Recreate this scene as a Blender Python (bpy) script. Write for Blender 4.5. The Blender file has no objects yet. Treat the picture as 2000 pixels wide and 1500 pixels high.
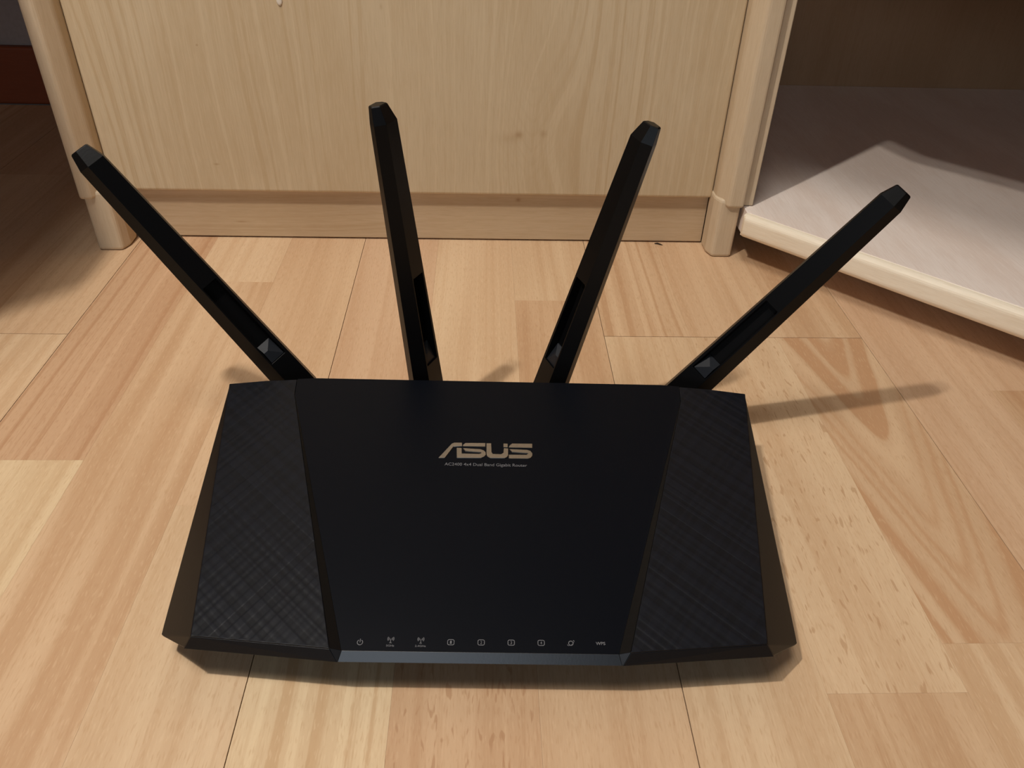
import bpy, bmesh, math, random
from mathutils import Vector, Matrix

scene = bpy.context.scene
COL = scene.collection
random.seed(7)

# ------------------------------------------------------------------ camera
PITCH, ROLL, YAW = 0.6354086, 0.0328973, -0.0474023
def cam_matrix(p, r, w):
    cp, sp = math.cos(p), math.sin(p)
    m = Matrix(((1, 0, 0), (0, sp, cp), (0, cp, -sp)))          # columns right, up, forward
    cr, sr = math.cos(r), math.sin(r)
    m = m @ Matrix(((cr, -sr, 0), (sr, cr, 0), (0, 0, 1)))
    cw, sw = math.cos(w), math.sin(w)
    m = Matrix(((cw, -sw, 0), (sw, cw, 0), (0, 0, 1))) @ m
    m = m @ Matrix(((1, 0, 0), (0, 1, 0), (0, 0, -1)))
    return m.to_4x4()
cd = bpy.data.cameras.new('camera')
cam = bpy.data.objects.new('camera', cd); COL.objects.link(cam)
cam.matrix_world = Matrix.Translation((0, 0, 0.3235)) @ cam_matrix(PITCH, ROLL, YAW)
cd.sensor_width = 36; cd.lens = 1552.52 / 2000 * 36
cd.clip_start = 0.01; cd.clip_end = 50
scene.camera = cam

# ------------------------------------------------------------------ light
world = bpy.data.worlds.new('world'); scene.world = world
world.use_nodes = True
bg = world.node_tree.nodes['Background']
bg.inputs['Color'].default_value = (0.80, 0.88, 1.0, 1); bg.inputs['Strength'].default_value = 0.035

def point_lamp(name, loc, watts, radius, col):
    l = bpy.data.lights.new(name, 'POINT'); l.energy = watts; l.shadow_soft_size = radius; l.color = col
    o = bpy.data.objects.new(name, l); o.location = loc; COL.objects.link(o); return o
def area_lamp(name, loc, target, watts, sx, sy, col):
    l = bpy.data.lights.new(name, 'AREA'); l.shape = 'RECTANGLE'; l.size = sx; l.size_y = sy
    l.energy = watts; l.color = col
    o = bpy.data.objects.new(name, l); o.location = loc; COL.objects.link(o)
    o.rotation_euler = (Vector(target) - Vector(loc)).to_track_quat('-Z', 'Y').to_euler(); return o
point_lamp('lamp_bulb', (-0.36, 0.10, 1.14), 14.0, 0.014, (1.0, 0.925, 0.84))
point_lamp('lamp_bulb', (-0.36, 0.10, 1.06), 9.8, 0.014, (1.0, 0.925, 0.84))
area_lamp('overhead_fill', (-0.30, -0.08, 2.3), (0.1, 0.4, 0), 14, 0.6, 0.6, (1.0, 0.93, 0.86))  # added broad fill from above, lightens the shadows of the bulbs
area_lamp('window_light', (-0.45, -2.2, 1.0), (0, 0.2, 0), 8.5, 1.0, 0.5, (0.78, 0.88, 1.0))

scene.view_settings.view_transform = 'Standard'
scene.view_settings.look = 'None'
scene.view_settings.gamma = 1.0
scene.view_settings.exposure = 0.22
scene.view_settings.use_curve_mapping = False

# ------------------------------------------------------------------ helpers
def lin(r, g, b):
    f = lambda c: (c/255/12.92) if c <= 10 else ((c/255+0.055)/1.055)**2.4
    return (f(r), f(g), f(b), 1)

def tag(o, label=None, cat=None, group=None, kind=None):
    if label: o['label'] = label
    if cat: o['category'] = cat
    if group: o['group'] = group
    if kind: o['kind'] = kind
    return o

def empty(name, loc=(0, 0, 0), rz=0.0):
    o = bpy.data.objects.new(name, None); COL.objects.link(o)
    o.location = loc; o.rotation_euler = (0, 0, rz); o.empty_display_size = 0.02
    return o

def link(name, bm, mat, parent=None, loc=(0, 0, 0), smooth=False):
    bmesh.ops.recalc_face_normals(bm, faces=bm.faces)
    me = bpy.data.meshes.new(name); bm.to_mesh(me); bm.free()
    me.materials.append(mat)
    if smooth:
        for p in me.polygons: p.use_smooth = True
    o = bpy.data.objects.new(name, me); COL.objects.link(o)
    o.location = loc
    if parent: o.parent = parent
    return o

def bevel(o, w, seg=2, angle=30):
    m = o.modifiers.new('bevel', 'BEVEL'); m.width = w; m.segments = seg
    m.limit_method = 'ANGLE'; m.angle_limit = math.radians(angle)
    return o

def box_bm(x0, x1, y0, y1, z0, z1, bm=None):
    bm = bm or bmesh.new()
    vs = [bm.verts.new((x, y, z)) for z in (z0, z1) for y in (y0, y1) for x in (x0, x1)]
    for f in ((0, 1, 3, 2), (4, 5, 7, 6), (0, 1, 5, 4), (2, 3, 7, 6), (0, 2, 6, 4), (1, 3, 7, 5)):
        bm.faces.new([vs[i] for i in f])
    return bm

def box(name, x0, x1, y0, y1, z0, z1, mat, parent=None, bev=0.0, seg=3):
    c = ((x0+x1)/2, (y0+y1)/2, z0)
    o = link(name, box_bm(x0-c[0], x1-c[0], y0-c[1], y1-c[1], 0, z1-z0), mat, parent, c)
    if bev: bevel(o, bev, seg)
    return o

def prism(name, pts, z0, z1, mat, parent=None, loc=(0, 0, 0), bev=0.0, seg=3):
    """plan polygon extruded vertically; pts relative to loc"""
    bm = bmesh.new()
    a = [bm.verts.new((x, y, z0)) for x, y in pts]
    b = [bm.verts.new((x, y, z1)) for x, y in pts]
    n = len(pts)
    bm.faces.new(a); bm.faces.new(b)
    for i in range(n): bm.faces.new((a[i], a[(i+1) % n], b[(i+1) % n], b[i]))
    o = link(name, bm, mat, parent, loc)
    if bev: bevel(o, bev, seg)
    return o

# ------------------------------------------------------------------ materials
class NT:
    def __init__(s, name):
        s.m = bpy.data.materials.new(name); s.m.use_nodes = True
        s.t = s.m.node_tree; s.b = s.t.nodes['Principled BSDF']
    def n(s, kind, **kw):
        nd = s.t.nodes.new(kind)
        for k, v in kw.items(): setattr(nd, k, v)
        return nd
    def l(s, a, b): s.t.links.new(a, b)
    def set(s, sock, v):
        if hasattr(v, 'is_output'): s.l(v, sock)
        else: sock.default_value = v
    def math(s, op, a, b=0.0, c=None, clamp=False):
        nd = s.n('ShaderNodeMath', operation=op); nd.use_clamp = clamp
        s.set(nd.inputs[0], a); s.set(nd.inputs[1], b)
        if c is not None: s.set(nd.inputs[2], c)
        return nd.outputs[0]
    def noise1(s, w, scale=1.0, detail=2.0, rough=0.5):
        nd = s.n('ShaderNodeTexNoise', noise_dimensions='1D')
        s.set(nd.inputs['W'], w); nd.inputs['Scale'].default_value = scale
        nd.inputs['Detail'].default_value = detail; nd.inputs['Roughness'].default_value = rough
        return nd.outputs[0]
    def noise(s, vec, scale=1.0, detail=2.0, rough=0.5, dist=0.0):
        nd = s.n('ShaderNodeTexNoise'); s.l(vec, nd.inputs['Vector'])
        nd.inputs['Scale'].default_value = scale; nd.inputs['Detail'].default_value = detail
        nd.inputs['Roughness'].default_value = rough; nd.inputs['Distortion'].default_value = dist
        return nd.outputs[0]
    def vmul(s, vec, v):
        nd = s.n('ShaderNodeVectorMath', operation='MULTIPLY'); s.l(vec, nd.inputs[0]); nd.inputs[1].default_value = v
        return nd.outputs[0]
    def ramp(s, fac, lo, hi, a=0.0, b=1.0):
        nd = s.n('ShaderNodeMapRange'); s.l(fac, nd.inputs[0])
        nd.inputs[1].default_value = lo; nd.inputs[2].default_value = hi
        nd.inputs[3].default_value = a; nd.inputs[4].default_value = b
        nd.interpolation_type = 'SMOOTHSTEP'
        return nd.outputs[0]
    def mix(s, fac, a, b, mode='MIX'):
        nd = s.n('ShaderNodeMix', data_type='RGBA', blend_type=mode)
        s.set(nd.inputs[0], fac); s.set(nd.inputs[6], a); s.set(nd.inputs[7], b)
        return nd.outputs[2]

def coords(t, along, shift=True):
    """object coordinates, per-object offset; returns vec with the grain along Y, plus x and y scalars"""
    tc = t.n('ShaderNodeTexCoord'); sep = t.n('ShaderNodeSeparateXYZ'); t.l(tc.outputs['Object'], sep.inputs[0])
    cmb = t.n('ShaderNodeCombineXYZ')
    X, Y, Z = sep.outputs
    if along == 'Y': a, g, c = X, Y, Z
    elif along == 'Z': a, g, c = X, Z, Y
    else: a, g, c = Z, X, Y
    if shift:
        oi = t.n('ShaderNodeObjectInfo')
        off = t.math('MULTIPLY', oi.outputs['Random'], 19.0)
        ao, go = t.math('ADD', a, off), t.math('ADD', g, off)
    else: ao, go = a, g
    t.l(ao, cmb.inputs[0]); t.l(go, cmb.inputs[1]); t.l(c, cmb.inputs[2])
    return cmb.outputs[0], a, g

def beech(name, streak=0.5, streak_freq=120, fleck=0.3, flame=0.25, cathedral=None, dark=(176, 125, 88)):
    """laminate beech: the object colour carries the strip's own tint"""
    t = NT(name)
    v, a, g = coords(t, 'Y')
    oi = t.n('ShaderNodeObjectInfo')
    base = oi.outputs['Color']
    dk = t.mix(1.0, base, (0.80, 0.70, 0.62, 1), 'MULTIPLY')
    lt = t.mix(1.0, base, (1.12, 1.17, 1.20, 1), 'MULTIPLY')
    warp = t.noise(t.vmul(v, (18, 3.0, 1)), 1.0, 2.0)
    wa = t.math('MULTIPLY_ADD', warp, 0.012, a)
    # broad figure
    fl = t.noise(t.vmul(v, (42, 3.2, 1)), 1.0, 1.5, 0.5, 0.3)
    c = t.mix(t.math('MULTIPLY', t.ramp(fl, 0.42, 0.62), flame), base, dk)
    c = t.mix(t.math('MULTIPLY', t.ramp(fl, 0.46, 0.28), flame*0.9), c, lt)
    # long streaks
    seed = t.math('MULTIPLY', oi.outputs['Random'], 31.0)
    st = t.noise1(t.math('ADD', t.math('MULTIPLY', wa, streak_freq), seed), 1.0, 3.0, 0.65)
    c = t.mix(t.math('MULTIPLY', t.ramp(st, 0.50, 0.66), streak), c, dk)
    c = t.mix(t.math('MULTIPLY', t.ramp(st, 0.46, 0.30), streak*0.8), c, lt)
    if cathedral:
        cx, k, freq, amt = cathedral
        dx = t.math('SUBTRACT', t.math('MULTIPLY_ADD', warp, 0.010, a), cx)
        r = t.math('SQRT', t.math('ADD', t.math('MULTIPLY', dx, dx), 0.00004))
        w1 = t.noise(t.vmul(v, (30, 9, 1)), 1.0, 2.0)
        f = t.math('ADD', t.math('SUBTRACT', g, t.math('MULTIPLY', r, k)), t.math('MULTIPLY', w1, 0.035))
        band = t.noise1(t.math('MULTIPLY', f, freq), 1.0, 1.5, 0.5)
        red = t.mix(1.0, base, (0.82, 0.68, 0.58, 1), 'MULTIPLY')
        c = t.mix(t.math('MULTIPLY', t.ramp(band, 0.46, 0.60), amt), c, red)
        c = t.mix(t.math('MULTIPLY', t.ramp(band, 0.44, 0.30), amt*0.7), c, lt)
    # pores: short dashes along the grain, and larger flecks
    p = t.noise(t.vmul(v, (1100, 150, 1)), 1.0, 1.0, 0.5)
    c = t.mix(t.math('MULTIPLY', t.ramp(p, 0.57, 0.70), 0.42), c, dk)
    c = t.mix(t.math('MULTIPLY', t.ramp(p, 0.42, 0.30), 0.30), c, lt)
    q = t.noise(t.vmul(v, (420, 85, 1)), 1.0, 1.0, 0.5, 0.4)
    brown = t.mix(1.0, base, (0.66, 0.52, 0.42, 1), 'MULTIPLY')
    c = t.mix(t.math('MULTIPLY', t.ramp(q, 0.62, 0.70), fleck), c, brown)
    t.l(c, t.b.inputs['Base Color'])
    t.b.inputs['Roughness'].default_value = 0.52
    t.b.inputs['Specular IOR Level'].default_value = 0.30
    hb = t.math('ADD', t.noise(t.vmul(v, (330, 45, 1)), 1.0, 2.0, 0.6, 0.5), t.math('MULTIPLY', p, 0.35))
    bp = t.n('ShaderNodeBump'); bp.inputs['Strength'].default_value = 0.26; bp.inputs['Distance'].default_value = 0.0006
    t.l(hb, bp.inputs['Height']); t.l(bp.outputs[0], t.b.inputs['Normal'])
    return t.m

def maple(name, base, along, line=0.35, freq=150, rough=0.5, knots=(), low=(0.86, 0.80, 0.72, 1), blotch=0.5, shift=True, specks=()):
    t = NT(name)
    v, a, g = coords(t, along, shift)
    dk = t.mix(1.0, base, low, 'MULTIPLY'); lt = t.mix(1.0, base, (1.08, 1.09, 1.10, 1), 'MULTIPLY')
    warp = t.noise(t.vmul(v, (7, 2.2, 1)), 1.0, 2.0)
    wa = t.math('MULTIPLY_ADD', warp, 0.035, a)
    for kx, ky, s in knots:      # the grain parts around a knot
        dx = t.math('SUBTRACT', a, kx); dy = t.math('SUBTRACT', g, ky)
        d2 = t.math('ADD', t.math('MULTIPLY', dx, dx), t.math('MULTIPLY', t.math('MULTIPLY', dy, dy), 0.16))
        e = t.math('EXPONENT', t.math('MULTIPLY', d2, -1/(s*s)))
        wa = t.math('ADD', wa, t.math('MULTIPLY', e, s*0.9))
    bl = t.noise(t.vmul(v, (14, 4.5, 1)), 1.0, 2.0, 0.5, 0.5)
    c = t.mix(t.math('MULTIPLY', t.ramp(bl, 0.40, 0.65), blotch), base, dk)
    mask = t.ramp(t.noise(t.vmul(v, (10, 1.5, 1)), 1.0, 1.0), 0.40, 0.62, 0.25, 1.0)
    st = t.noise1(t.math('MULTIPLY', wa, freq), 1.0, 2.0, 0.6)
    c = t.mix(t.math('MULTIPLY', t.math('MULTIPLY', t.ramp(st, 0.52, 0.64), line), mask), c, dk)
    c = t.mix(t.math('MULTIPLY', t.ramp(st, 0.45, 0.32), line*0.7), c, lt)
    fine = t.noise(t.vmul(v, (900, 60, 900)), 1.0, 2.0, 0.6)
    c = t.mix(t.math('MULTIPLY', t.ramp(fine, 0.50, 0.68), 0.35), c, dk)
    c = t.mix(t.math('MULTIPLY', t.ramp(fine, 0.48, 0.32), 0.30), c, lt)
    for (px, py, rx, ry, amt) in specks:      # knots, nicks and scratches
        dx = t.math('MULTIPLY', t.math('SUBTRACT', a, px), 1/rx); dy = t.math('MULTIPLY', t.math('SUBTRACT', g, py), 1/ry)
        e = t.math('EXPONENT', t.math('MULTIPLY', t.math('ADD', t.math('MULTIPLY', dx, dx), t.math('MULTIPLY', dy, dy)), -1.0))
        c = t.mix(t.math('MULTIPLY', e, amt), c, t.mix(1.0, base, (0.62, 0.48, 0.36, 1), 'MULTIPLY'))
    for kx, ky, s in knots:
        dx = t.math('SUBTRACT', a, kx); dy = t.math('SUBTRACT', g, ky)
        # pointed cathedral under the knot
        r = t.math('SQRT', t.math('ADD', t.math('MULTIPLY', dx, dx), 0.00002))
        f = t.math('SUBTRACT', dy, t.math('MULTIPLY', r, 1.9))
        lim = t.math('EXPONENT', t.math('MULTIPLY', t.math('ADD', t.math('MULTIPLY', dx, dx), t.math('MULTIPLY', t.math('MULTIPLY', dy, dy), 0.25)), -1/(s*s*0.4)))
        bd = t.math('ABSOLUTE', t.math('SINE', t.math('MULTIPLY', f, 260.0)))
        c = t.mix(t.math('MULTIPLY', t.math('MULTIPLY', t.ramp(bd, 0.80, 1.0), lim), 0.25), c, dk)
    t.l(c, t.b.inputs['Base Color'])
    t.b.inputs['Roughness'].default_value = rough; t.b.inputs['Specular IOR Level'].default_value = 0.3
    bp = t.n('ShaderNodeBump'); bp.inputs['Strength'].default_value = 0.10; bp.inputs['Distance'].default_value = 0.0005
    t.l(fine, bp.inputs['Height']); t.l(bp.outputs[0], t.b.inputs['Normal'])
    return t.m

def plain(name, col, rough=0.5, spec=0.5, metal=0.0, grain=0.0, scale=900):
    t = NT(name)
    tc = t.n('ShaderNodeTexCoord')
    nz = t.noise(tc.outputs['Object'], scale, 2.0)
    c = t.mix(t.math('MULTIPLY', t.ramp(nz, 0.4, 0.65), 0.25), col, t.mix(1.0, col, (0.75, 0.75, 0.75, 1), 'MULTIPLY'))
    t.l(c, t.b.inputs['Base Color'])
    t.b.inputs['Roughness'].default_value = rough; t.b.inputs['Metallic'].default_value = metal
    t.b.inputs['Specular IOR Level'].default_value = spec
    if grain:
        bp = t.n('ShaderNodeBump'); bp.inputs['Strength'].default_value = grain; bp.inputs['Distance'].default_value = 0.0002
        t.l(nz, bp.inputs['Height']); t.l(bp.outputs[0], t.b.inputs['Normal'])
    return t.m

def plaid(name, col):
    """moulded criss-cross ribs of uneven width in black plastic"""
    t = NT(name)
    tc = t.n('ShaderNodeTexCoord'); sep = t.n('ShaderNodeSeparateXYZ'); t.l(tc.outputs['Object'], sep.inputs[0])
    X, Y, _ = sep.outputs
    ca, sa = math.cos(math.radians(48)), math.sin(math.radians(48))
    u = t.math('ADD', t.math('MULTIPLY', X, ca), t.math('MULTIPLY', Y, sa))
    w = t.math('SUBTRACT', t.math('MULTIPLY', X, math.cos(math.radians(36))), t.math('MULTIPLY', Y, math.sin(math.radians(36))))
    def ribs(c, off):
        return t.ramp(t.noise1(t.math('ADD', t.math('MULTIPLY', c, 260.0), off), 1.0, 0.4, 0.5), 0.38, 0.62)
    r1, r2 = ribs(u, 3.0), ribs(w, 40.0)
    hgt = t.math('ADD', r1, t.math('MULTIPLY', r2, 0.75))
    c = t.mix(t.math('MULTIPLY', hgt, 0.5), col, t.mix(1.0, col, (1.9, 1.9, 2.0, 1), 'MULTIPLY'))
    t.l(c, t.b.inputs['Base Color'])
    t.b.inputs['Roughness'].default_value = 0.42; t.b.inputs['Specular IOR Level'].default_value = 0.20
    bp = t.n('ShaderNodeBump'); bp.inputs['Strength'].default_value = 0.4; bp.inputs['Distance'].default_value = 0.00020
    t.l(hgt, bp.inputs['Height']); t.l(bp.outputs[0], t.b.inputs['Normal'])
    return t.m

M = {
    'plain': beech('beech_plain', 0.30, 150, 0.10, 0.35),
    'stripe': beech('beech_striped', 0.75, 110, 0.15, 0.35),
    'fleck': beech('beech_flecked', 0.35, 140, 0.55, 0.35),
    'flame': beech('beech_flamed', 0.40, 120, 0.08, 0.65),
    'cath': beech('beech_cathedral', 0.10, 120, 0.05, 0.20, cathedral=(0.008, 5.0, 17.0, 0.85)),
    'cath2': beech('beech_cathedral_small', 0.15, 120, 0.05, 0.20, cathedral=(0.0, 3.6, 22.0, 0.6)),
    'core': plain('floor_core', lin(70, 48, 30), 0.8, 0.1),
    'door': maple('maple_door', lin(201, 181, 149), 'Z', 0.75, 170, knots=((0.0975, 0.050, 0.035),), shift=False,
        specks=((0.0865, 0.053, .0035, .0028, .6), (0.1065, 0.054, .0030, .0030, .4), (0.080, 0.050, .009, .004, .25), (-0.162, 0.118, .0006, .0006, .8), (-0.165, 0.024, .0022, .0007, .6), (-0.02, 0.148, .0010, .0022, .35))),
    'plinth': maple('maple_plinth', lin(196, 172, 140), 'X', 0.60, 230, shift=False, specks=((0.0380, 0.0840, .0018, .0022, .7), (0.0140, -0.1605, .0006, .0045, .6))),
    'post': maple('pine_post', lin(203, 184, 156), 'Z', 0.18, 160, blotch=0.25),
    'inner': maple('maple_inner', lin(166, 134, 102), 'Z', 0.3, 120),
    'board': maple('white_washed_board', lin(240, 228, 218), 'Y', 0.22, 90, low=(0.88, 0.82, 0.78, 1), blotch=0.6, shift=False),
    'boardedge': maple('white_washed_edge', lin(242, 231, 210), 'X', 0.25, 140, low=(0.88, 0.82, 0.74, 1), blotch=0.4),
    'wall': plain('wall_paint', lin(150, 138, 132), 0.9, 0.1, scale=200),
    'skirt': maple('cherry_skirting', lin(125, 62, 34), 'X', 0.4, 120),
    'black': plain('black_plastic', (0.0035, 0.0042, 0.006, 1), 0.40, 0.22, grain=0.10),
    'panel': plain('black_satin_panel', (0.0018, 0.0028, 0.0054, 1), 0.36, 0.10, grain=0.05),
    'lip': plain('black_gloss_lip', (0.006, 0.007, 0.009, 1), 0.34, 0.6, grain=0.08),
    'side': plain('black_side_plastic', (0.006, 0.0055, 0.005, 1), 0.33, 0.45, grain=0.08),
    'ant': plain('black_antenna_plastic', (0.0025, 0.0026, 0.003, 1), 0.36, 0.18, grain=0.10),
    'hinge': plain('grey_hinge_plastic', (0.012, 0.014, 0.018, 1), 0.5, 0.25),
    'plaid': plaid('black_ribbed_plastic', (0.0026, 0.0034, 0.0055, 1)),
    'metal': plain('brushed_silver', (0.36, 0.335, 0.30, 1), 0.30, 0.5, metal=1.0),
    'print': plain('grey_print', (0.14, 0.14, 0.15, 1), 0.6, 0.3),
    'rubber': plain('black_rubber', (0.012, 0.012, 0.012, 1), 0.8, 0.2),
    'glue': plain('dried_glue', lin(225, 215, 200), 0.3, 0.5),
    'fluff': plain('dark_fluff', lin(60, 50, 44), 0.9, 0.1),
}

# ------------------------------------------------------------------ the floor
X0, BW = -0.1050, 0.1967
SW = BW / 3
Y_NEAR, Y_FAR = -0.45, 1.030
floor = link('floor', box_bm(-1.7, 1.7, -0.75, 0.73, -0.03, -0.0085), M['core'], loc=(0, 0.30, 0))
tag(floor, 'pale beech strip laminate floor', kind='structure')

T = {  # strip tints
    'lt': (216, 186, 150), 'md': (210, 177, 141), 'tn': (205, 170, 134), 'rd': (202, 165, 130),
    'pk': (210, 176, 142), 'yl': (221, 194, 156), 'dr': (190, 146, 112)}
# strip column (counted from the joint at X0) -> list of (y from, y to, tint, figure)
S = {
    -9: [(-.45, .1, 'md', 'plain'), (.1, .6, 'tn', 'flame'), (.6, 1.03, 'lt', 'plain')],
    -8: [(-.45, .25, 'rd', 'flame'), (.25, .8, 'md', 'plain'), (.8, 1.03, 'tn', 'stripe')],
    -7: [(-.45, .05, 'lt', 'plain'), (.05, .55, 'md', 'stripe'), (.55, 1.03, 'rd', 'plain')],
    -6: [(-.45, .12, 'md', 'plain'), (.12, .497, 'lt', 'flame'), (.497, .795, 'md', 'plain'), (.795, 1.03, 'rd', 'plain')],
    -5: [(-.45, .22, 'tn', 'plain'), (.22, .497, 'lt', 'flame'), (.497, .91, 'tn', 'flame'), (.91, 1.03, 'md', 'plain')],
    -4: [(-.45, .08, 'pk', 'plain'), (.08, .497, 'lt', 'flame'), (.497, .86, 'md', 'plain'), (.86, 1.03, 'tn', 'plain')],
    -3: [(-.45, .02, 'md', 'plain'), (.02, .360, 'yl', 'plain'), (.360, .80, 'rd', 'stripe'), (.80, 1.03, 'md', 'plain')],
    -2: [(-.45, -.1, 'tn', 'plain'), (-.1, .5765, 'md', 'flame'), (.5765, .90, 'lt', 'plain'), (.90, 1.03, 'md', 'plain')],
    -1: [(-.45, .322, 'lt', 'plain'), (.322, .72, 'md', 'plain'), (.72, 1.03, 'tn', 'plain')],
    0: [(-.45, .28, 'yl', 'stripe'), (.28, .74, 'pk', 'plain'), (.74, 1.03, 'md', 'plain')],
    1: [(-.45, .33, 'tn', 'fleck'), (.33, .77, 'lt', 'plain'), (.77, 1.03, 'md', 'plain')],
    2: [(-.45, .26, 'md', 'plain'), (.26, .5508, 'tn', 'plain'), (.5508, .9, 'lt', 'plain'), (.9, 1.03, 'tn', 'plain')],
    3: [(-.45, .05, 'md', 'plain'), (.05, .499, 'lt', 'plain'), (.499, .85, 'md', 'stripe'), (.85, 1.03, 'tn', 'plain')],
    4: [(-.45, -.12, 'rd', 'plain'), (-.12, .2025, 'md', 'flame'), (.2025, .499, 'lt', 'fleck'), (.499, .9, 'md', 'plain'), (.9, 1.03, 'tn', 'plain')],
    5: [(-.45, -.05, 'tn', 'plain'), (-.05, .2286, 'lt', 'flame'), (.2286, .499, 'md', 'cath'), (.499, .95, 'md', 'flame'), (.95, 1.03, 'tn', 'plain')],
    6: [(-.45, .15, 'md', 'plain'), (.15, .74, 'pk', 'plain'), (.74, 1.03, 'lt', 'plain')],
    7: [(-.45, .10, 'lt', 'plain'), (.10, .433, 'tn', 'flame'), (.433, .8, 'pk', 'plain'), (.8, 1.03, 'tn', 'plain')],
    8: [(-.45, .28, 'tn', 'plain'), (.28, .60, 'md', 'plain'), (.60, 1.03, 'lt', 'plain')],
}
def board_ends(b):
    return {-1: [(-.45, 1.03)], -2: [(-.45, .497), (.497, 1.03)], 1: [(-.45, .499), (.499, 1.03)]}.get(b, [(-.45, 1.03)])
for b in range(-8, 8):
    bx = X0 + b*BW
    for (ya, yb) in board_ends(b):
        yb = min(yb, 1.018 if bx + BW < 1.4 else 1.018)
        cx, cy = bx + BW/2, (ya+yb)/2
        bd = link('floor_board', box_bm(-BW/2+.0005, BW/2-.0005, ya-cy+.0003, yb-cy-.0003, -.0083, -.0012),
                  M['core'], floor, (cx, cy-0.30, 0))
        for s in range(3):
            n = b*3 + s
            segs = S.get(n)
            if segs is None:
                cut = random.uniform(-.2, .2); segs = []; y = -.45
                while y < 1.03:
                    y2 = min(1.03, y + random.uniform(.32, .55)); segs.append((y, y2, random.choice(['md', 'lt', 'tn', 'pk']), random.choice(['plain', 'flame', 'plain']))); y = y2
            for (a0, a1, tint, fig) in segs:
                lo, hi = max(a0, ya), min(a1, yb)
                if hi - lo < .012: continue
                g0 = .00022 if s == 0 else .00003; g1 = .00022 if s == 2 else .00003
                e0 = .0003 if abs(lo-ya) < 1e-6 else .00003; e1 = .0003 if abs(hi-yb) < 1e-6 else .00003
                x0 = bx + s*SW + g0; x1 = bx + (s+1)*SW - g1
                mx, my = (x0+x1)/2, (lo+hi)/2
                st = link('floor_strip', box_bm(x0-mx, x1-mx, lo+e0-my, hi-e1-my, -.0011, 0), M[fig], bd, (mx-cx, my-cy, 0))
                r, g_, bl = T[tint]; j = random.uniform(-3, 3)
                st.color = lin(r+j, g_+j, bl+j)

# ------------------------------------------------------------------ back wall and skirting
wall = box('wall_back', -1.7, 1.7, 1.032, 1.13, -0.03, 2.4, M['wall']); tag(wall, kind='structure')
wl = box('wall_left', -1.8, -1.7005, -0.75, 1.0315, -0.03, 2.4, M['wall']); tag(wl, kind='structure')
sk = box('baseboard_back', -1.7, -0.345, 1.019, 1.0315, 0.0, 0.068, M['skirt'], bev=0.003); tag(sk, kind='structure')

# ------------------------------------------------------------------ cabinet with a maple door
cab = empty('cabinet', (-0.055, 0.80, 0))
tag(cab, 'pale maple cabinet with a flat door between two chamfered posts standing behind the router', 'cabinet')
CX, CY = -0.055, 0.80
def cp(pts): return [(x-CX, y-CY) for x, y in pts]
def bx_(name, x0, x1, y0, y1, z0, z1, mat, bev=0.0):
    o = box(name, x0-CX, x1-CX, y0-CY, y1-CY, z0, z1, mat, cab, bev); return o
H = 0.70
door = bx_('door', -0.3132, 0.1998, 0.6488, 0.6650, 0.0470, H-.02, M['door'], 0.0022)
bx_('plinth', -0.3050, 0.1996, 0.6570, 0.6720, 0.0015, 0.0470, M['plinth'], 0.0006)
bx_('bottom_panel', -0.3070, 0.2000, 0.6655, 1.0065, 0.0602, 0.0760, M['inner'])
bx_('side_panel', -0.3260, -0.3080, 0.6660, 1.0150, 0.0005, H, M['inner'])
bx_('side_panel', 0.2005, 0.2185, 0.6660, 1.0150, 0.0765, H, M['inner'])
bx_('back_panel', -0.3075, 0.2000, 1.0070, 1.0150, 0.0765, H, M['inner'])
bx_('top_panel', -0.3335, 0.2215, 0.6250, 1.0150, H+.0005, H+.022, M['door'], 0.002)
def chamfer_post(xo, xi, y0, y1, cw, cdp):
    """outer edge x, inner edge x (towards the door), chamfer on the inner front corner"""
    return [(xo, y1), (xo, y0), (xi + (xo-xi)/abs(xo-xi)*cw, y0), (xi, y0+cdp), (xi, y1)]
def post(xo, xi, fo, fi, side):
    prism('post', cp(chamfer_post(xo, xi, 0.6255, 0.6600, 0.0080, 0.0130)), 0.0477, H, M['post'], cab, bev=0.0025)
    pts = chamfer_post(fo, fi, 0.6290, 0.6560, 0.0035, 0.010)
    prism('foot', cp(pts), 0.0, 0.0540, M['post'], cab, bev=0.003)
post(0.2218, 0.2003, 0.2205, 0.1990, 1)
post(-0.3315, -0.3132, -0.3300, -0.3060, -1)
gd = bmesh.new(); bmesh.ops.create_icosphere(gd, subdivisions=2, radius=0.0022, matrix=Matrix.Diagonal((1, .35, 1.6, 1)))
link('glue_drop', gd, M['glue'], cab, (-0.1516-CX, 0.6484-CY, 0.1975), smooth=True)

# ------------------------------------------------------------------ corner shelf unit on the right
cu = empty('corner_shelf_unit', (0.55, 0.70, 0))
tag(cu, 'open corner shelf unit with a whitewashed base board cut off diagonally, right of the cabinet', 'shelf unit')
UX, UY = 0.55, 0.70
def up_(pts): return [(x-UX, y-UY) for x, y in pts]
base = [(0.2202, 0.6178), (0.6202, 0.2178), (0.985, 0.2178), (0.985, 1.015), (0.2212, 1.015), (0.2212, 0.6195)]
# top slab, and the thicker rounded nosing along its diagonal front edge
def diag(a, b, s):   # a: along the diagonal, b: inwards
    k = math.sqrt(.5); return (0.2202 + k*a + k*b, 0.6178 - k*a + k*b)
NW = 0.0062
slab = [diag(NW, NW+.0002, 0), diag(0.5657-NW*0, NW+.0002, 0), (0.985, 0.24), (0.985, 0.998), (0.2235, 0.998), (0.2235, 0.6300)]
slab[0] = diag(0.0, NW+.0002-.002, 0); slab[1] = diag(0.5657, NW+.0002-.002, 0)
prism('base_board', up_(slab), 0.0256, 0.0470, M['board'], cu, bev=0.0003)
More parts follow.
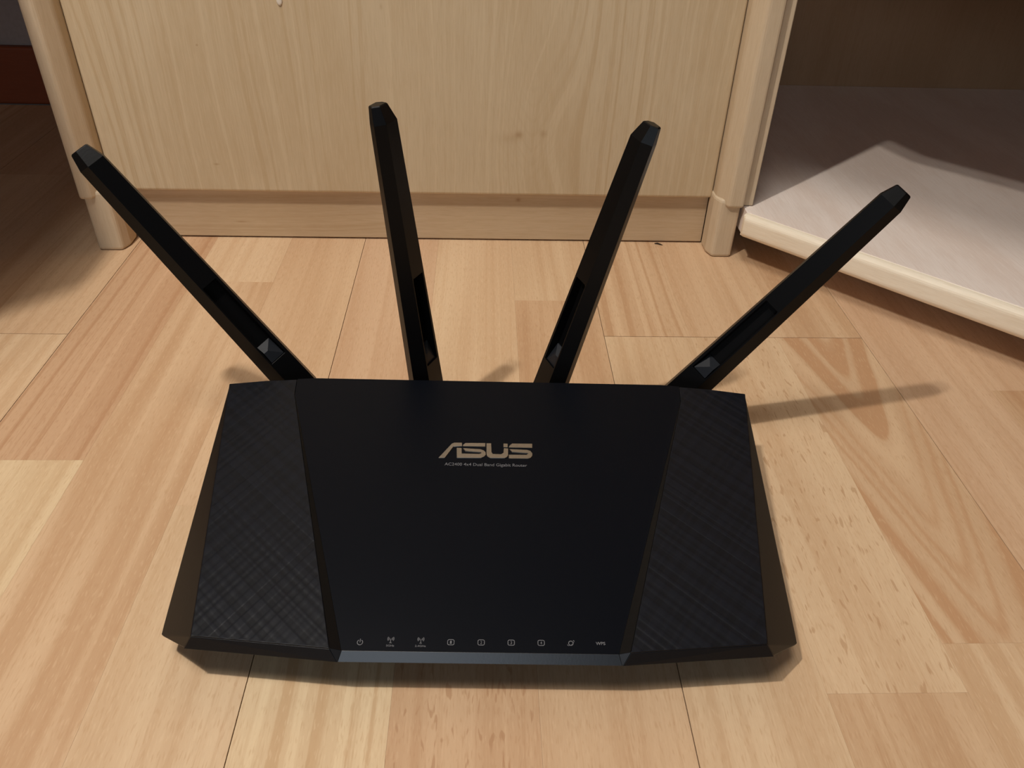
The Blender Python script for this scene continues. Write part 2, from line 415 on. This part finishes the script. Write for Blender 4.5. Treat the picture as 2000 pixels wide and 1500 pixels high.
# nosing built lying along its own X so its grain runs with it
def nosing(z0, z1, length, name, mat):
    bm = bmesh.new()
    r = 0.0060; h_ = z1-z0
    prof = [(NW, 0), (r, 0)] + [(r-r*math.sin(i*math.pi/12), r-r*math.cos(i*math.pi/12)) for i in range(1, 7)]
    r2 = 0.0060
    prof += [(0, h_-r2)] + [(r2-r2*math.cos(i*math.pi/12), h_-r2+r2*math.sin(i*math.pi/12)*.92) for i in range(1, 7)] + [(NW, h_-.0002)]
    rings = []
    for x, inset in ((0.0, .0025), (0.0025, 0.0), (length, 0.0)):
        ring = []
        for (d, z) in prof:
            zz = z if not inset else min(max(z, inset*.6), h_-inset*.4)
            ring.append(bm.verts.new((x, max(d, inset), zz)))
        rings.append(ring)
    n = len(prof)
    for a, b in zip(rings, rings[1:]):
        for i in range(n): bm.faces.new((a[i], a[(i+1) % n], b[(i+1) % n], b[i]))
    bm.faces.new(rings[0]); bm.faces.new(rings[-1])
    o = link(name, bm, mat, cu, (0.2202-.0014-UX, 0.6178-.0014-UY, z0)); o.rotation_euler = (0, 0, -math.pi/4)
    return o
nosing(0.0256, 0.0470, 0.5657, 'board_edge', M['boardedge'])
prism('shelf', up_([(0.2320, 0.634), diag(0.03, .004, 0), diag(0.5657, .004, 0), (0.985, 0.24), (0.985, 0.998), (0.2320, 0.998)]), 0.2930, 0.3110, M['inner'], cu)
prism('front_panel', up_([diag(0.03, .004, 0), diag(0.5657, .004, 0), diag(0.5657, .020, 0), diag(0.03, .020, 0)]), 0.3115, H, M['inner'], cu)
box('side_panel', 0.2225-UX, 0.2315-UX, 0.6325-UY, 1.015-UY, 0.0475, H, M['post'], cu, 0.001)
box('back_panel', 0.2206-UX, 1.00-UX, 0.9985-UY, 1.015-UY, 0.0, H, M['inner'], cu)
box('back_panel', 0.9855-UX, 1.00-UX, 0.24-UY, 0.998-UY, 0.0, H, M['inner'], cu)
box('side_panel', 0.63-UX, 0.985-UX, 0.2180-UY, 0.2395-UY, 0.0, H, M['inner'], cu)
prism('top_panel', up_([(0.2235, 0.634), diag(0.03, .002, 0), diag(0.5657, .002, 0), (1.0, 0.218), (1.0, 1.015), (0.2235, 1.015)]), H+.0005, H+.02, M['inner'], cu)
for (x, y) in ((0.245, 0.975), (0.955, 0.975), (0.655, 0.27)):
    prism('foot', up_([(x-.015, y-.015), (x+.015, y-.015), (x+.015, y+.015), (x-.015, y+.015)]), 0.0, 0.0254, M['post'], cu)

# ------------------------------------------------------------------ table added out of view at the left, to shade the floor
DX, DY = -0.75, 0.62
dk = empty('low_table', (DX, DY, 0))
tag(dk, 'low maple table added out of view to cast the diagonal floor shadow', 'table')
edge = [(-0.3345, 1.0120), (-0.3345, 0.3955), (-0.725, 0.005), (-1.20, 0.005), (-1.20, 1.0120)]
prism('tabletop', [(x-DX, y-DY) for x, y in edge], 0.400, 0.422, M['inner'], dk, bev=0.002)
for (x, y) in ((-1.16, 0.045), (-1.16, 0.975), (-0.76, 0.045)):
    box('leg', x-.02-DX, x+.02-DX, y-.02-DY, y+.02-DY, 0.0, 0.3995, M['post'], dk, 0.002)
box('back_panel', -1.13-DX, -0.345-DX, 0.990-DY, 1.010-DY, 0.26, 0.3995, M['inner'], dk)

# ------------------------------------------------------------------ the router
RT = empty('wifi_router', (0.0, 0.2035, 0), math.radians(-1.45))
tag(RT, 'black faceted wireless router with four upright antennas lying on the beech floor', 'router')
mm = 0.001
WB = 0.1385; WA = 28.0-3.7*WB
CB = (48.95-26)/(155-4.2); CA = 26-4.2*CB
wz = lambda y: WA+WB*y
cz = lambda y: CA+CB*y
def V(x, y, z): return (x*mm, y*mm, z*mm)

def solid(name, verts, faces, mat, parent, bev=0.0, seg=2, angle=12):
    bm = bmesh.new(); vs = [bm.verts.new(v) for v in verts]
    for f in faces: bm.faces.new([vs[i] for i in f])
    o = link(name, bm, mat, parent)
    if bev: bevel(o, bev, seg, angle)
    return o

# half outline, mirrored: (x, y, z)
def both(p): return [V(-p[0], p[1], p[2]), V(p[0], p[1], p[2])]
D = 0.9   # body sits under the top plates
names = ['wo', 'wi', 'ci', 'lo', 'lc', 'so', 'b1', 'b2', 'b3', 'ap', 'k1', 'k3', 'g0', 'g1', 'g2', 'bb']
P = dict(
    wo=(125.5, 8.8, 28.7-D), wi=(64.9, 4.0, 28.0-D), ci=(60.0, 4.6, 26.0-D),
    lo=(129.1, 7.0, 22.0), lc=(61.6, 1.2, 22.0), so=(145.2, 19.0, 14.0),
    b1=(148.2, 162.5, 50.0-D), b2=(127.5, 165.8, 50.4-D), b3=(106.0, 168.0, 50.8-D),
    ap=(109.5, 155.0, 49.0-D),
    k1=(149.2, 162.8, 34.0), k2=(128.0, 166.2, 33.0), k3=(106.0, 168.2, 33.0),
    g1=(118.0, 50.0, 3.5), g2=(120.0, 158.0, 3.5), g0=(60.0, 40.0, 3.5))
idx = {}; verts = []
for k, p in P.items():
    for side, v in zip('LR', both(p)): idx[k+side] = len(verts); verts.append(v)
def F(*ks): return [idx[k] for k in ks]
faces = []
for s in 'LR':
    faces += [F('wo'+s, 'wi'+s, 'ap'+s, 'b3'+s, 'b2'+s, 'b1'+s),
              F('wi'+s, 'ci'+s, 'ap'+s),
              F('wo'+s, 'lo'+s, 'lc'+s, 'wi'+s), F('wi'+s, 'lc'+s, 'ci'+s),
              F('wo'+s, 'so'+s, 'lo'+s), F('wo'+s, 'b1'+s, 'so'+s), F('so'+s, 'b1'+s, 'k1'+s),
              F('b1'+s, 'b2'+s, 'k2'+s, 'k1'+s), F('b2'+s, 'b3'+s, 'k3'+s, 'k2'+s),
              F('so'+s, 'k1'+s, 'g2'+s, 'g1'+s), F('lo'+s, 'so'+s, 'g1'+s), F('lo'+s, 'g1'+s, 'g0'+s, 'lc'+s),
              F('k1'+s, 'k2'+s, 'g2'+s), F('k2'+s, 'k3'+s, 'g2'+s)]
faces += [F('ciL', 'ciR', 'apR', 'apL'), F('apL', 'apR', 'b3R', 'b3L'), F('lcL', 'lcR', 'ciR', 'ciL'),
          F('b3L', 'b3R', 'k3R', 'k3L'), F('k3L', 'k3R', 'g2R', 'g2L'), F('lcL', 'lcR', 'g0R', 'g0L'),
          F('g0L', 'g0R', 'g1R', 'g2R', 'g2L', 'g1L')]
solid('body', verts, faces, M['side'], RT, 0.0005, 2, 10)

def plate(name, pts, mat, thick=0.8, bev=0.0003, parent=None):
    bm = bmesh.new()
    a = [bm.verts.new(V(*p)) for p in pts]; b = [bm.verts.new(V(p[0], p[1], p[2]-thick)) for p in pts]
    n = len(pts); bm.faces.new(a); bm.faces.new(b)
    for i in range(n): bm.faces.new((a[i], a[(i+1) % n], b[(i+1) % n], b[i]))
    o = link(name, bm, mat, parent or RT)
    if bev: bevel(o, bev, 2, 30)
    return o
for s in (-1, 1):
    # ribbed wing plate
    plate('ribbed_panel', [(s*125.4, 8.7, wz(8.7)), (s*64.9, 3.8, wz(3.8)), (s*109.6, 155.0, wz(155)), (s*110.6, 166.8, wz(166.8)),
                          (s*127.5, 165.4, wz(165.4)), (s*148.1, 162.3, wz(162.3))], M['plaid'])
    # dark bevelled strip stepping down to the centre
    solid('bevel_strip', [V(s*64.7, 3.75, wz(3.75)-.05), V(s*60.1, 4.25, cz(4.25)+.02), V(s*109.5, 155.0, wz(155)-.05),
                          V(s*64.7, 4.2, wz(4.2)-.9), V(s*60.1, 4.6, cz(4.6)-.8), V(s*109.5, 154.5, wz(154.5)-1.0)],
          [(0, 1, 2), (3, 4, 5), (0, 1, 4, 3), (1, 2, 5, 4), (0, 2, 5, 3)], M['ant'], RT)
    # front lips of the wings
    plate_pts = [V(s*125.5, 8.65, wz(8.7)-.75), V(s*64.9, 3.7, wz(3.8)-.75), V(s*61.6, 0.9, 22.0), V(s*129.1, 6.7, 22.0)]
    back = [(x, y+.0007, z) for x, y, z in plate_pts]
    solid('wing_lip', plate_pts+back, [(0, 1, 2, 3), (4, 5, 6, 7), (0, 1, 5, 4), (1, 2, 6, 5), (2, 3, 7, 6), (3, 0, 4, 7)], M['black'], RT, 0.0002)
plate('center_panel', [(-60.0, 4.2, 26.0), (60.0, 4.2, 26.0), (109.4, 155.0, cz(155)), (110.3, 167.2, wz(167.2)), (100, 168.2, wz(168.2)),
                       (-100, 168.2, wz(168.2)), (-110.3, 167.2, wz(167.2)), (-109.4, 155.0, cz(155))], M['panel'], 0.8, 0)
lp = [V(-60.0, 4.15, 25.95), V(60.0, 4.15, 25.95), V(61.6, 1.0, 22.0), V(-61.6, 1.0, 22.0)]
solid('center_lip', lp+[(x, y+.0006, z-.0006) for x, y, z in lp], [(0, 1, 2, 3), (4, 5, 6, 7), (0, 1, 5, 4), (1, 2, 6, 5), (2, 3, 7, 6), (3, 0, 4, 7)], M['lip'], RT, 0.0002)
for s in (-1, 1):   # small three-cornered facet joining the two lips
    a = [V(s*60.05, 4.15, 25.9), V(s*64.8, 3.75, wz(3.75)-.1), V(s*61.65, 1.0, 22.1)]
    solid('lip_facet', a+[(x, y+.0008, z-.0003) for x, y, z in a], [(0, 1, 2), (3, 4, 5), (0, 1, 4, 3), (1, 2, 5, 4), (2, 0, 3, 5)], M['lip'], RT)
for (x, y) in ((-92, 62), (92, 62), (-100, 146), (100, 146)):
    bm = bmesh.new(); bmesh.ops.create_cone(bm, cap_ends=True, segments=20, radius1=.006, radius2=.007, depth=.0037)
    link('rubber_foot', bm, M['rubber'], RT, (x*mm, y*mm, .00185))

# --- marks on the centre panel (drawn on its own sloping plane)
def on_panel(x, y, up=0.0):
    return V(x, y, cz(y)+up)
def mark(name, polys, mat, thick=0.10, bev=0.0, label=None):
    """polys: lists of (x, y) in mm"""
    bm = bmesh.new()
    for pts in polys:
        a = [bm.verts.new(on_panel(x, y, thick)) for x, y in pts]
        b = [bm.verts.new(on_panel(x, y, -.15)) for x, y in pts]
        n = len(pts); bm.faces.new(a); bm.faces.new(b[::-1])
        for i in range(n): bm.faces.new((a[i], a[(i+1) % n], b[(i+1) % n], b[i]))
    bmesh.ops.triangulate(bm, faces=[f for f in bm.faces if len(f.verts) > 4])
    o = link(name, bm, mat, RT)
    if label: o['label'] = label
    return o
def ring(cx, cy, r, w, a0=0, a1=360, sx=1.0, sy=1.0, n=24, rot=0.0):
    quads = []
    for i in range(n):
        q = []
        for (t_, rr) in ((i, r+w/2), (i+1, r+w/2), (i+1, r-w/2), (i, r-w/2)):
            an = math.radians(a0+(a1-a0)*t_/n); x, y = math.cos(an)*rr*sx, math.sin(an)*rr*sy
            c_, s_ = math.cos(rot), math.sin(rot)
            q.append((cx+x*c_-y*s_, cy+x*s_+y*c_))
        quads.append(q)
    return quads
def rect(x0, x1, y0, y1): return [[(x0, y0), (x1, y0), (x1, y1), (x0, y1)]]
def rrect(cx, cy, w, h, rr, lw):
    out = []; 
    def loop(w, h, rr):
        pts = []
        for (qx, qy, a) in ((1, 1, 0), (-1, 1, 90), (-1, -1, 180), (1, -1, 270)):
            for k in range(5):
                an = math.radians(a+22.5*k); pts.append((cx+qx*(w/2-rr)+math.cos(an)*rr, cy+qy*(h/2-rr)+math.sin(an)*rr))
        return pts
    o_, i_ = loop(w, h, rr), loop(w-2*lw, h-2*lw, max(rr-lw, .1))
    return [[o_[k], o_[(k+1) % 20], i_[(k+1) % 20], i_[k]] for k in range(20)]
def text_mark(name, body, cx, cy, width, height, mat, label=None, extra=(), bold=0.0):
    cu_ = bpy.data.curves.new('t', 'FONT'); cu_.body = body; cu_.resolution_u = 3; cu_.offset = bold
    ob = bpy.data.objects.new('t', cu_); COL.objects.link(ob)
    dg = bpy.context.evaluated_depsgraph_get()
    me = bpy.data.meshes.new_from_object(ob.evaluated_get(dg)); bpy.data.objects.remove(ob)
    bm = bmesh.new(); bm.from_mesh(me); bpy.data.meshes.remove(me)
    xs = [v.co.x for v in bm.verts]; ys = [v.co.y for v in bm.verts]
    x0, x1, y0, y1 = min(xs), max(xs), min(ys), max(ys)
    for v in bm.verts:
        x = cx + ((v.co.x-x0)/(x1-x0)-.5)*width; y = cy + ((v.co.y-y0)/(y1-y0)-.5)*height
        v.co = on_panel(x, y, .08)
    for pts in extra:
        bm.faces.new([bm.verts.new(on_panel(x, y, .08)) for x, y in pts])
    me = bpy.data.meshes.new(name); bm.to_mesh(me); bm.free(); me.materials.append(mat)
    o = bpy.data.objects.new(name, me); COL.objects.link(o); o.parent = RT
    if label: o['label'] = label
    return o
LOGO = [
 [(-25.4, 110.6), (-18.8, 120.6), (-17.4, 121.3), (-13.3, 121.3), (-13.2, 118.9), (-17.9, 118.4), (-22.0, 110.7)],
 [(-16.2, 117.8), (-13.4, 117.7), (-13.2, 113.9), (-4.1, 113.8), (-3.0, 114.3), (-3.3, 115.0), (-11.5, 115.6), (-12.9, 117.6), (-3.5, 117.1), (-1.7, 116.3), (-0.6, 115.1), (-0.4, 113.4), (-1.3, 111.9), (-2.9, 111.0), (-15.8, 110.8)],
 [(-13.0, 118.9), (-12.7, 120.1), (-11.6, 121.2), (-0.8, 121.4), (-0.8, 118.8)],
 [(-0.4, 121.3), (2.3, 121.3), (2.6, 115.2), (3.2, 114.0), (7.6, 113.9), (8.8, 114.9), (8.9, 118.1), (11.4, 117.9), (11.4, 113.1), (10.7, 111.8), (9.6, 111.2), (1.8, 111.1), (0.3, 112.2), (-0.2, 113.8)],
 [(8.7, 121.3), (11.2, 121.2), (11.2, 118.6), (8.7, 118.6)],
 [(11.6, 118.6), (12.3, 120.3), (13.5, 121.4), (24.4, 121.5), (24.4, 118.6)],
 [(11.6, 113.7), (21.0, 113.8), (22.0, 114.5), (21.5, 115.0), (13.3, 115.6), (11.9, 117.5), (21.4, 117.2), (23.2, 116.5), (24.3, 114.8), (24.3, 113.2), (23.3, 111.7), (22.0, 111.2), (11.6, 111.1)]]
lg = mark('logo', LOGO, M['metal'], 0.45, label='raised silver metal lettering'); bevel(lg, 0.00015, 1, 40)
text_mark('caption', 'AC2400 4x4 Dual Band Gigabit Router', -0.3, 106.6, 43.2, 2.5, M['print'], 'small grey printed line of text', bold=0.004)
LWD = 0.32
mark('icon', ring(-52.5, 7.9, 1.15, LWD, 120, 420) + rect(-52.5-.16, -52.5+.16, 7.9, 9.5), M['print'], label='grey power symbol')
def wifi(cx, word, w):
    ex = rect(cx-.14, cx+.14, 7.7, 9.6) + [[(cx-.6, 7.7), (cx+.6, 7.7), (cx, 8.5)]]
    for s in (0, 180):
        for r in (.55, 1.0, 1.4): ex += ring(cx, 9.7, r, .22, s-40, s+40, n=6)
    text_mark('icon', word, cx, 6.6, w, 0.9, M['print'], 'grey antenna symbol above '+word, extra=ex, bold=0.01)
wifi(-39.3, '5GHz', 3.5); wifi(-26.2, '2.4GHz', 4.7)
for i, (x, y) in enumerate(((-13.1, 8.5), (0.1, 8.6), (13.2, 8.7), (26.3, 8.8))):
    text_mark('icon', str(i+1), x, y, 0.75, 1.35, M['print'], 'grey rounded port symbol with the number %d' % (i+1), extra=rrect(x, y, 3.1, 2.7, .8, .3), bold=0.006)
mark('icon', ring(39.3, 8.8, 1.0, .3) + ring(39.3, 8.9, 1.75, .24, 150, 390, 1.0, .42, rot=math.radians(38)), M['print'], label='grey planet symbol')
text_mark('icon', 'WPS', 52.3, 8.9, 4.2, 1.45, M['print'], 'grey letters WPS', bold=0.02)

# --- antennas
def antenna(foot, tip, roll, flip, label):
    """long blade with a hexagonal section, an inset pocket near its foot and a slanted tip"""
    B, Tp = Vector(V(*foot)), Vector(V(*tip))
    ax = (Tp-B).normalized(); L = (Tp-B).length
    n0 = Vector((0, -1, 0)); n0 = (n0 - ax*n0.dot(ax)).normalized()
    n = Matrix.Rotation(roll, 3, ax) @ n0
    u = n.cross(ax).normalized()                       # broad axis
    S0 = -0.016
    def dims(s):
        t_ = max(0, min(1, (s-S0)/(L-S0)))
        return (0.0222+(0.0142-0.0222)*t_)/2, (0.0140+(0.0088-0.0140)*t_)/2
    pocket = (0.014, 0.072)
    secs = [(S0, .82, 0), (S0+.003, 1, 0), (pocket[0], 1, 0), (pocket[0]+.0001, 1, 1), (0.0712, 1, 1), (pocket[1], 1, .0), (L-.0085, 1, 0), (L-.0005, .70, 0), (L, .60, 0)]
    bm = bmesh.new(); rings = []
    for s, k, pk in secs:
        w, t_ = dims(s); w *= k; t_ *= k
        d = 0.0055*pk
        sec = [(-w, 0), (-.42*w, t_), (-.34*w, t_), (-.30*w, t_-d), (.62*w, t_-d), (.68*w, t_), (.84*w, t_), (w, 0), (.62*w, -t_), (-.62*w, -t_)]
        off = 0.0
        if s > L-.002: off = -0.0016
        c = B + ax*s
        rings.append([bm.verts.new(c + u*a*flip + n*(b+off)) for a, b in sec])
    m_ = 10
    for a, b in zip(rings, rings[1:]):
        for i in range(m_): bm.faces.new((a[i], a[(i+1) % m_], b[(i+1) % m_], b[i]))
    bm.faces.new(rings[0]); bm.faces.new(rings[-1])
    o = link('antenna', bm, M['ant'], RT); o['label'] = label
    bevel(o, 0.00028, 1, 25)
    # wedge of the hinge filling the lower end of the pocket
    w, t_ = dims(0.02)
    def pt(s, a, b): return B + ax*s + u*a*flip + n*b
    lo_, hi_ = -.29*w, .61*w
    hv = [pt(.0143, lo_, t_-.0008), pt(.0143, hi_, t_-.0008), pt(.0143, hi_, t_-.0052), pt(.0143, lo_, t_-.0052),
          pt(.0215, lo_*.9, t_-.0010), pt(.0255, hi_*.95, t_-.0045), pt(.0255, hi_*.95, t_-.0053), pt(.0255, lo_*.95, t_-.0053), pt(.0215, 0.0, t_-.0008)]
    solid('hinge_block', hv, [(0, 1, 2, 3), (0, 4, 8, 1), (1, 8, 5), (4, 7, 6, 5, 8), (1, 5, 6, 2), (2, 6, 7, 3), (3, 7, 4, 0)], M['hinge'], o)
    # pivot barrel behind the router's back edge
    bm = bmesh.new(); bmesh.ops.create_cone(bm, cap_ends=True, segments=24, radius1=.0052, radius2=.0052, depth=.012)
    bc = link('hinge_barrel', bm, M['ant'], o, (B.x - ax.x*.006, 0.1745, 0.0275 if False else max(.022, B.z - .012)), smooth=False)
    bc.rotation_euler = (math.pi/2, 0, 0)
    return o
antenna((-121.6, 187.5, 39.0), (-207.0, 187.5, 176.0), math.radians(38), -1, 'outer left antenna leaning far to the left')
antenna((-39.4, 187.5, 37.0), (-54.8, 187.5, 202.0), math.radians(62), -1, 'inner left antenna, almost upright')
antenna((38.6, 187.5, 37.0), (77.8, 187.5, 196.0), math.radians(-62), 1, 'inner right antenna leaning slightly right')
antenna((121.6, 187.5, 34.5), (213.8, 187.5, 165.0), math.radians(-38), 1, 'outer right antenna leaning far to the right')

# ------------------------------------------------------------------ a bit of fluff at the plinth
bm = bmesh.new()
pts = [(-.0035, .0008, .0006), (-.001, .0, .0011), (.001, -.0012, .0009), (.0035, -.0022, .0006)]
prev = None
for i, p in enumerate(pts):
    r = (.0003, .0007, .0006, .0002)[i]
    rg = [bm.verts.new((p[0], p[1]+math.cos(a)*r, p[2]+math.sin(a)*r)) for a in [k*math.pi/3 for k in range(6)]]
    if prev:
        for k in range(6): bm.faces.new((prev[k], prev[(k+1) % 6], rg[(k+1) % 6], rg[k]))
    else: bm.faces.new(rg)
    prev = rg
bm.faces.new(prev)
fl = link('fluff', bm, M['fluff'], None, (0.1600, 0.6530, 0)); tag(fl, 'tiny dark wisp of fluff on the floor at the foot of the plinth', 'fluff')
